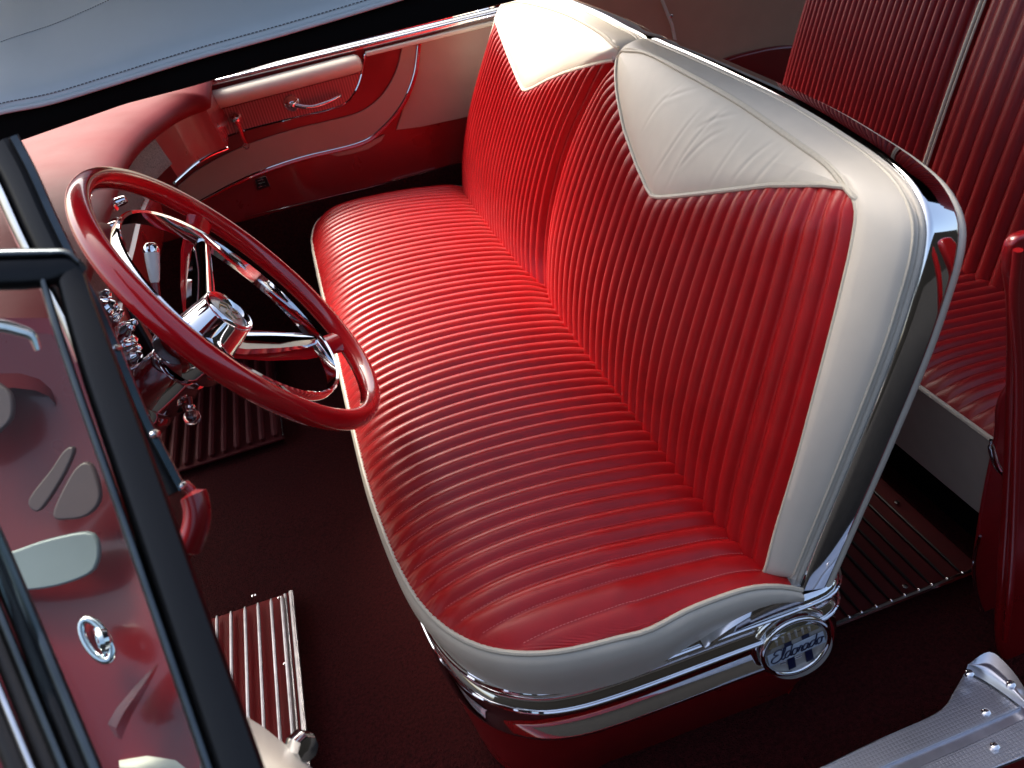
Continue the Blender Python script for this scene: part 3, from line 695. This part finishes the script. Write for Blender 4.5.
# far rear quarter trim
qp = empty('rear_quarter_panel', (1.0, 1.45, .2), 'beige and dark red side trim beside the rear seat, behind the far backrest', 'trim panel')
B().slab([(.66, 1.46, .0), (2.1, 1.46, .0), (2.1, 1.46, .78), (.66, 1.46, .72)], (0, .05, 0)).out('trim_panel', m_brown, qp, bevel=.004)
arc = [on(x, y, 'y', 1.455) for x, y in [(660, 90), (690, 73), (722, 58), (750, 50), (780, 45), (830, 44)]]
A3 = cr(arc, 30)
B().slab(list(A3) + [(A3[-1][0], 1.455, .05), (A3[0][0], 1.455, .05)], (0, -.02, 0)).out('lower_trim', m_redmetal, qp, bevel=.006)
B().tube([on(662, 0, 'y', 1.455), on(672, 25, 'y', 1.455), on(676, 45, 'y', 1.455)], .004, 8).out('trim_seam', m_cream2, qp)
B().lathe(on(671, 16, 'y', 1.455), (0, -1, 0), [(0, .005), (.003, .004), (.004, .001)], 12).out('trim_button', m_chrome, qp)

# ================================================================== floor mats
def mat_thing(label, base_pts, ribs, z0, m_rib, rr, edge=None, m_edge=None, screws=(), m_base=None):
    c = np.mean(np.array(base_pts), axis=0)
    t = empty('floor_mat', (c[0], c[1], z0), label, 'floor mat', 'ribbed floor mats')
    B().slab(base_pts, (0, 0, .006)).out('mat_base', m_base or m_mat, t, bevel=.002)
    for a, b in ribs: B().tube([a, a * .98 + b * .02, b * .98 + a * .02, b], [rr * .5, rr, rr, rr * .5], 8, up=(0, 0, 1), sx=1.0).out('rib', m_rib, t)
    for e in (edge or []): B().tube(cr(e[0], 16), e[1], 8).out('edge_trim', m_edge, t)
    for s in screws: B().lathe(s, (0, 0, 1), [(0, .004), (.002, .004), (.003, .001)], 12).out('screw', m_chrome2, t)
    return t
zz = .012
def fz(x, y, z=zz): return on(x, y, 'z', z)
A = fz(200, 621); Bq = fz(291, 592)
x0, x1 = A[0] - .12, Bq[0]; y1 = Bq[1]
ribs = []
for px, py in [(192, 624), (204, 620), (217, 616), (231, 611.5), (245, 607), (258, 603), (271, 599), (281.5, 596)]:
    a = fz(px, py, zz + .004); bot = a.copy(); bot[1] = .08; ribs.append((a, bot))
rx = np.mean([A[0], Bq[0]])
mat_thing('bright red ribbed mat with silver strips beside the open door, lower left', [(x0, .05, .003), (x1, .05, .003), (x1, y1 + .005, .003), (x0, y1 + .005, .003)], ribs, 0, m_strip, .0030,
          [([(x1, y1, .012), (x1 - .0, .3, .012), (x1 - .0, .06, .012)], .0045), ([(x1 - .011, y1, .011), (x1 - .011, .3, .011), (x1 - .011, .06, .011)], .0028)], m_strip, [fz(286, 664), fz(254, 596), fz(280, 598)], m_redmetal)
A = fz(165, 470); Bq = fz(282, 441)
y0 = (A[1] + Bq[1]) / 2; ribs = []
for i in range(11):
    x = -.50 + i * .0285; ribs.append((np.array([x, y0 + .01, .014]), np.array([x, 1.44, .014])))
mat_thing('dark ribbed mat on the far floor beneath the steering wheel', [(-.62, y0, .003), (Bq[0] + .005, y0, .003), (Bq[0] + .005, 1.44, .003), (-.62, 1.44, .003)], ribs, 0, m_mat, .0085,
          [([(Bq[0] + .004, y0, .014), (Bq[0] + .004, 1.2, .014), (Bq[0] + .004, 1.4, .014)], .003)], m_chrome2)
A = fz(830, 626); Bq = fz(970, 571); y0 = (A[1] + Bq[1]) / 2
ribs = []
for i, (px, py) in enumerate([(835, 626), (848, 617), (861, 613), (875, 606.5), (889.5, 600), (903, 594.6), (916.5, 588.6), (929, 583), (943, 575.8), (958, 570)]):
    a = fz(px, py, zz); a[1] = y0 + .006; ribs.append((a, np.array([a[0], 1.3, zz])))
rm = mat_thing('dark red ribbed mat with chrome edge behind the front seat', [(.40, y0, .003), (Bq[0] + .02, y0, .003), (Bq[0] + .02, 1.35, .003), (.40, 1.35, .003)], ribs, 0, m_black, .0024,
          [([(.47, y0 - .002, .012), (.6, y0 - .002, .012), (Bq[0] + .02, y0 - .002, .012)], .0045)], m_chrome2, [fz(897, 503), fz(905, 587)])
for a, b in ribs: B().lathe(a + np.array([0, -.006, .001]), (0, 0, 1), [(0, .003), (.003, .003), (.0045, .001)], 8).out('edge_stud', m_chrome, rm)

# ================================================================== door sill plate
sill = empty('door_sill_plate', (.6, -.12, .08), 'dimpled aluminium sill plate with curled end and screws in the door opening', 'sill plate')
zs = .08
inn = [(700, 824), (760, 795), (820, 767), (861, 747), (901, 729), (928, 717), (945, 706), (953, 693), (964, 674), (970, 662), (983, 654)]
cap = [(993, 652), (1007, 664), (1018, 679), (1027, 700)]
outE = [(1040, 697), (1020, 706), (1000, 716), (940, 741), (885, 768), (780, 815)]
groove_l = [(740, 836), (901, 766), (960, 741), (1018, 714)]
# inner plate
P1 = [fz(x, y, zs) for x, y in cr(inn, 40)]
G1 = [fz(x, y, zs) for x, y in cr([(1022, 707), (1000, 716.5), (960, 734), (885, 766), (735, 832)], 20)]
B().slab(P1 + [fz(1005, 680, zs)] + G1, (0, 0, -.006)).out('inner_tread', m_tread, sill, bevel=.0015)
G2 = [fz(x, y, zs - .002) for x, y in [(745, 842), (905, 772), (965, 746), (1010, 725), (1045, 709)]]
G3 = [fz(x, y, zs - .002) for x, y in [(1090, 735), (1024, 757), (985, 772), (850, 830)]]
B().slab(G2 + G3, (0, 0, -.006)).out('outer_tread', m_tread, sill, bevel=.0015)
B().slab([fz(x, y, zs - .005) for x, y in [(735, 832), (960, 734), (1024, 706), (1045, 709), (965, 747), (745, 843)]], (0, 0, -.006)).out('groove', m_alu, sill, smooth=False)
# curled end cap
G = []
for k, (x, y) in enumerate(cr([(966, 672), (980, 678), (996, 688), (1010, 698), (1026, 710)], 20)):
    f = k / 19
    q = cr([(968, 664), (984, 652), (995, 652), (1010, 666), (1022, 682), (1034, 706)], 20)[k]
    a = fz(x, y, zs + .003); b_ = fz(q[0], q[1], zs + .016); mid = (a + b_) / 2
    row = []
    for j in range(14):
        s = j / 13
        hgt = .003 + .015 * math.sin(math.pi * min(1, s * 1.9)) * .8 * (1 if s < .53 else .8) * (1 - .5 * f) + .010 * s
        P = a * (1 - s) + b_ * s; row.append((P[0], P[1], zs + hgt))
    G.append(row)
B().grid(G).out('end_cap', m_alu, sill, angle=180)
for x, y in [(969.5, 673), (1011, 684), (986, 712), (995, 746)]:
    c = fz(x, y, zs + (.017 if y < 700 else .001))
    s_ = B().lathe(c, (0, 0, 1), [(-.004, .005), (.0008, .0052), (.0022, .0035), (.0026, .001)], 16).out('screw', m_chrome, sill)
    B().slab([c + np.array([dx, dy, .0024]) for dx, dy in [(-.003, -.0005), (.003, -.0005), (.003, .0005), (-.003, .0005)]], (0, 0, .0004)).out('slot', m_screwdark, s_, smooth=False)
rk = B().slab([(-.4, -.175, .070), (1.3, -.175, .070), (1.3, -.115, .070), (-.4, -.115, .070)], (0, 0, -.35)).out('rocker_panel', m_redmetal, bevel=.01)
tag(rk, 'red painted body sill beneath the aluminium plate at lower right', 'body sill')

# ================================================================== near rear body side (right edge)
jm = empty('door_pillar', (.8, 0, .1), 'red rear door pillar and trim with curved chrome pull, right edge', 'door pillar')
J = [(1040, 232), (1022, 236), (1012, 246), (1009, 270), (1013, 300), (1014, 350), (1012, 420), (1008, 500), (1002, 590), (1000, 640), (1010, 668), (1060, 700)]
B().slab([on(x, y, 'y', -.03) for x, y in [tuple(p) for p in cr(J, 50)]], (0, .012, 0)).out('pillar', m_redmetal, jm, bevel=.004)
J2 = [(1030, 360), (1001, 400), (996, 440), (984, 500), (977, 545), (974, 575), (980, 605), (990, 628), (1006, 645), (1030, 650)]
B().slab([on(x, y, 'y', .045) for x, y in [tuple(p) for p in cr(J2, 50)]], (0, .006, 0)).out('trim_panel', m_red_rear, jm, bevel=.003)
B().tube([on(x, y, 'y', .04) for x, y in cr([(980, 536), (975, 556), (975, 582), (980, 604), (990, 626)], 24)], .0022, 8).out('edge_chrome', m_chrome, jm)
B().tube([on(x, y, 'y', .03) for x, y in cr([(991, 440), (992, 452), (997, 466), (1004, 476)], 20)], [.002] * 3 + [.004] * 14 + [.003] * 3, 10).out('pull_handle', m_chrome, jm)
B().tube([on(x, y, 'y', -.04) for x, y in cr([(1018, 250), (1014, 300), (1018, 380), (1016, 470), (1012, 560), (1006, 640)], 30)], .0042, 10).out('weather_bead', m_redmetal, jm)
B().slab([(.86, -.01, .12), (2.0, -.01, .12), (2.0, -.01, .62), (.95, -.01, .62)], (0, -.04, 0)).out('body_panel', m_redmetal, jm, bevel=.01)

# ================================================================== convertible top corner, near the camera
top = empty('convertible_top', at(150, 50, .95), 'pale grey vinyl top with a stitched edge over a black frame, upper left corner', 'convertible top')
def lerp(a, b, t): return a + (b - a) * t
lowA = [(-60, 129), (0, 113), (50, 103), (110, 85), (190, 60), (290, 32), (400, -1), (520, -40)]
edge = cr(lowA, 60)
G = []
for i, (x, y) in enumerate(edge):
    row = []
    for j in range(16):
        s = j / 15
        dep = 1.02 + .16 * s ; dy = -150 * s
        roll = .018 * math.exp(-s / .05)
        P = at(x + 12 * s, y + dy, dep + roll)
        row.append(P)
    G.append(row)
vt_ = B().grid(G); vob = vt_.out('vinyl_cover', m_vinyl, top, angle=180)
so = vob.modifiers.new('thick', 'SOLIDIFY'); so.thickness = .004; so.offset = 0
GT = np.array(G)
# unseen roof strip added above the cabin, shaped to shade the seat, black lined
G = []; G2 = []
for x in np.linspace(-.60, 1.95, 24):
    k = min(1, max(0, (x - .58) / .22)); ya, yb = .42 - .40 * k, SHADE_ROOF_Y + .47 * k
    G.append([(x, y, 1.27 - .10 * ((y - .6) / .75) ** 2 - .05 * ((x - .8) / 1.15) ** 2) for y in np.linspace(ya, yb, 18)])
B().grid(G).out('shade_roof_fabric', m_vinyl, top, angle=180)
B().slab([(.80, 1.54, .72), (2.0, 1.54, .72), (2.0, 1.54, 1.20), (.95, 1.54, 1.20)], (0, .01, 0)).out('shade_roof_quarter', m_vinyl, top, bevel=.003)  # unseen side panel added to keep sun off the rear seat
B().grid(np.array(G) - np.array([0, 0, .018])).out('shade_roof_lining', m_blackmat, top, angle=180)
b = B()
def stitchrow(fn, n, bb):
    for k in range(n):
        a = fn(k / n); c = fn((k + .6) / n); bb.tube([a, c], .0007, 5)
def surf(u, s):
    i = u * 59; i0 = int(min(58, i)); f = i - i0; j = s * 15; j0 = int(min(14, j)); g_ = j - j0
    return (GT[i0, j0] * (1 - f) * (1 - g_) + GT[i0 + 1, j0] * f * (1 - g_) + GT[i0, j0 + 1] * (1 - f) * g_ + GT[i0 + 1, j0 + 1] * f * g_) - ray(200, 50) * .003
stitchrow(lambda u: surf(u, .065), 150, b); stitchrow(lambda u: surf(u * .55, .16 - .03 * math.cos(u * 3) + .0 * u), 1, B())
b.out('stitching', m_gthread, vob)
b = B(); stitchrow(lambda u: surf(.04 + .64 * u, .52 + .35 * (u - .2)), 150, b)
b.out('stitching', m_gthread, vob)
bd = B().tube([surf(u, .005) for u in np.linspace(0, 1, 60)], .0032, 8).out('edge_binding', m_vinyl, vob)
# black frame rail below
G = []
for (x, y), lo_ in zip(edge, np.interp(edge[:, 0], [-60, 0, 20, 125, 190, 275, 400, 530], [150, 145, 141, 104, 87, 62, 30, -3])):
    G.append([at(x, y - 8, 1.04), at(x, y + 2, 1.045), at(x, (y + lo_) / 2, 1.05), at(x, lo_ - 1, 1.06), at(x, lo_, 1.075), at(x, lo_ - 3, 1.12), at(x, y - 8, 1.12)])
B().grid(G).out('frame_rail', m_blackmat, top)

# ================================================================== windscreen pillar (left)
pil = empty('windscreen_pillar', at(70, 250, .6), 'dark windscreen pillar with pale metal edge strip left of the dashboard', 'windscreen pillar')
edgeR = cr([(18, 134), (36, 168), (58, 217), (80, 262), (100, 300), (115, 333), (133, 376), (150, 417), (168, 452), (187, 488)], 60)
G = []
for i, (x, y) in enumerate(edgeR):
    t = .60
    w = 9
    G.append([at(x, y, t + .03), at(x, y, t + .004), at(x - 1.5, y + .5, t), at(x - w + 1, y + 3, t - .001), at(x - w, y + 3.5, t + .004), at(x - w, y + 3.5, t + .02)])
B().grid(G).out('edge_strip', m_dkmetal, pil)
G = []
for i, (x, y) in enumerate(edgeR):
    f = i / 59; w = 9; ww = 9 + 24
    G.append([at(x - w + 1, y + 3, .607), at(x - w - 6, y + 5, .604), at(x - ww * .8, y + 12, .606), at(x - ww, y + 15, .612), at(x - ww, y + 15, .66), at(x - w + 1, y + 3, .66)])
B().grid(G).out('weatherstrip', m_black, pil)
G = []
for i, (x, y) in enumerate(edgeR[:36]):
    G.append([at(x - 33, y + 15, .615), at(x - 36, y + 16, .610), at(x - 42, y + 18, .612), at(x - 45, y + 19, .62)])
B().grid(G).out('outer_strip', m_chrome2, pil)
B().tube([at(x, y, .60) for x, y in cr([(184, 484), (192, 492), (197, 508), (196, 526), (189, 545), (180, 560)], 24)], [.004] * 4 + [.010] * 16 + [.006] * 4, 12).out('hinge_cover', m_redmetal, pil)
for x, y, r in [(156, 434, .0035), (185, 485, .003), (119, 348, .0025)]:
    B().lathe(at(x, y, .600), -R[2], [(0, r), (.004, r), (.007, r * .6), (.008, .001)], 14).out('bolt', m_chrome2, pil)

# ================================================================== driver's door (open, foreground left)
dd = empty('driver_door', at(80, 560, .6), 'open near door with black framed window glass and red inner panel, lower left', 'car door')
def bar(name, pts, widths, t0, t1, m, depth=.02, n=30, off=0.0):
    Pc = cr(pts, n); T = np.gradient(Pc, axis=0); T /= np.linalg.norm(T, axis=1)[:, None]; Nn = np.stack([-T[:, 1], T[:, 0]], 1)
    G = []
    for i in range(n):
        f = i / (n - 1); w = np.interp(f, np.linspace(0, 1, len(widths)), widths) / 2; t = t0 + (t1 - t0) * f + off
        row = []
        for a, dz in [(-1, depth), (-1, .004), (-.82, .0008), (-.5, -.0005), (0, -.001), (.5, -.0005), (.82, .0008), (1, .004), (1, depth)]:
            q = Pc[i] + Nn[i] * w * a; row.append(at(q[0], q[1], t + dz))
        G.append(row)
    b = B().grid(G, False, True)
    k = len(b.V) - n * 9; b.F.append(tuple(k + j for j in range(9))); b.F.append(tuple(k + (n - 1) * 9 + j for j in range(9))[::-1])
    return b.out(name, m, dd, angle=50)
main = [(66, 262), (80, 310), (105, 385), (142, 490), (180, 600), (228, 740), (255, 820)]
bar('window_frame', main, [30, 40, 44, 46, 50, 54], .50, .43, m_blackgloss)
bar('frame_bevel', [(x - 26 - .0 * y, y + 9) for x, y in main], [9, 9, 10, 11, 12], .498, .428, m_dkmetal, .012)
bar('top_rail', [(-40, 274), (0, 272), (40, 270), (64, 268), (80, 278)], [34, 36, 38, 36, 26], .49, .50, m_blackgloss, .03)
bar('top_rail_trim', [(-40, 255), (0, 254), (45, 253), (66, 253), (78, 262)], [10, 10, 10, 9, 6], .489, .497, m_dkmetal, .01)
bar('inner_rail', [(-40, 322), (0, 326), (20, 331), (32, 336), (38, 350)], [14, 14, 14, 12, 8], .505, .505, m_chrome2, .015)
# lower-left group of seals and strips
st_c = [(-60, 420), (-10, 520), (25, 600), (62, 690), (95, 770), (115, 820)]
for dx, w, m, nm, dt in [(0, 13, m_dkmetal, 'glass_channel', .0), (-14, 15, m_blackgloss, 'window_seal', .002), (-28, 10, m_dkmetal, 'outer_strip', .0), (-42, 16, m_black, 'window_seal', .003), (-57, 9, m_chrome2, 'outer_strip', 0), (-72, 18, m_black, 'window_seal', .003)]:
    bar(nm, [(x + dx, y - dx * .25) for x, y in st_c], [w, w * 1.1, w * 1.3], .50, .43, m, .02, off=dt)
# glass
gp = [(-60, 300), (30, 332), (54, 335), (90, 420), (130, 530), (170, 640), (225, 800), (90, 830), (62, 750), (30, 660), (-5, 575), (-90, 430)]
def gat(x, y): return at(x, y, .505 - .065 * (y - 300) / 500)
gl = B().slab([gat(x, y) for x, y in gp], R[2] * .004).out('window_glass', m_glass, dd, smooth=False)
# inner panel seen through the glass
def ip(x, y, o=0): return at(x, y, .72 - .10 * (y - 340) / 430 + .12 * max(0, (150 - x)) / 150 * 0 + o)
G = []
for x in np.linspace(-140, 200, 40):
    row = []
    for y in np.linspace(318, 860, 50):
        xx = min(x, 70 + (y - 318) * .36); row.append(ip(xx, y, .012 * math.sin((y - 300) / 80) + .010 * math.sin(x / 60)))
    G.append(row)
B().grid(G).out('inner_panel', m_redmetal, dd, angle=180)
def ippatch(name, pts, m, o=-.02, n=40, th=.006, label=None):  # flat patches that paint pale reflections onto the inner panel
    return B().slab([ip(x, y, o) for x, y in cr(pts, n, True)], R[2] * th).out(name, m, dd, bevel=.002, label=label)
ippatch('pale_reflection', [(-30, 375), (5, 388), (12, 405), (6, 425), (-30, 445)], m_taupereflect, label='painted reflection patch at the left edge')
ippatch('pale_reflection', [(28, 500), (50, 470), (64, 450), (74, 448), (66, 470), (48, 500), (36, 512)], m_taupereflect)
ippatch('pale_reflection', [(52, 515), (70, 475), (84, 462), (94, 470), (100, 498), (88, 515), (68, 520)], m_taupereflect)
ippatch('oval_reflection', [(-20, 560), (10, 552), (45, 540), (85, 532), (97, 540), (98, 560), (88, 575), (50, 588), (0, 592), (-25, 590)], m_greyreflect, label='bright pale reflection painted on the inner panel')
# oval handle recess
ov = [(97 + 15 * math.cos(t) + 4 * math.sin(t), 640 + 19 * math.sin(t) + 8 * math.cos(t)) for t in np.linspace(0, 2 * np.pi, 24, endpoint=False)]
oh = B().tube([ip(x, y, -.028) for x, y in ov], .0032, 10, closed=True).out('door_handle', m_chrome, dd)
B().slab([ip(x, y, -.022) for x, y in ov], R[2] * .003).out('handle_recess', m_red_rear, oh)
B().tube(cr([ip(97, 628, -.026), ip(104, 640, -.032), ip(106, 655, -.026)], 10), [.003, .004, .004, .005, .005, .005, .005, .004, .003, .002], 8).out('handle_latch', m_chrome, oh)
bl_ = B().grid([[ip(x - 2 * w, y - 1 * w, -.02), ip(x, y, -.034), ip(x + 2 * w, y + 1 * w, -.02)] for x, y, w in [(158, 664, .4), (150, 675, 1.6), (138, 692, 2.8), (124, 712, 3.8), (116, 728, 4.2), (118, 738, 2)]])
bl_.out('chrome_blade', m_chrome2, dd)
# pale armrest and its chrome cap
def arat(x, y, o=0): return at(x, y, .62 + o)
G = []
for k, (xl, yl, xr_, yr) in enumerate([(118, 750, 120, 775), (150, 728, 140, 790), (180, 712, 175, 800), (205, 704, 210, 810), (232, 708, 240, 815), (262, 726, 268, 815), (290, 748, 290, 812), (316, 772, 310, 812), (330, 792, 325, 812)]):
    G.append([arat(xl + (xr_ - xl) * s, yl + (yr - yl) * s, .05 * (1 - s) ** 2 * 1.0 - .012 * math.sin(math.pi * s)) for s in np.linspace(0, 1, 12)])
ar = B().grid(G).out('armrest', m_cream2, dd, angle=180)
B().lathe(at(296, 745, .68), at(317, 752, .66) - at(296, 745, .68), [(0, .012), (.004, .0135), (.012, .0125), (.018, .010), (.0195, .002)], 8).out('armrest_cap', m_chrome, dd, angle=30)
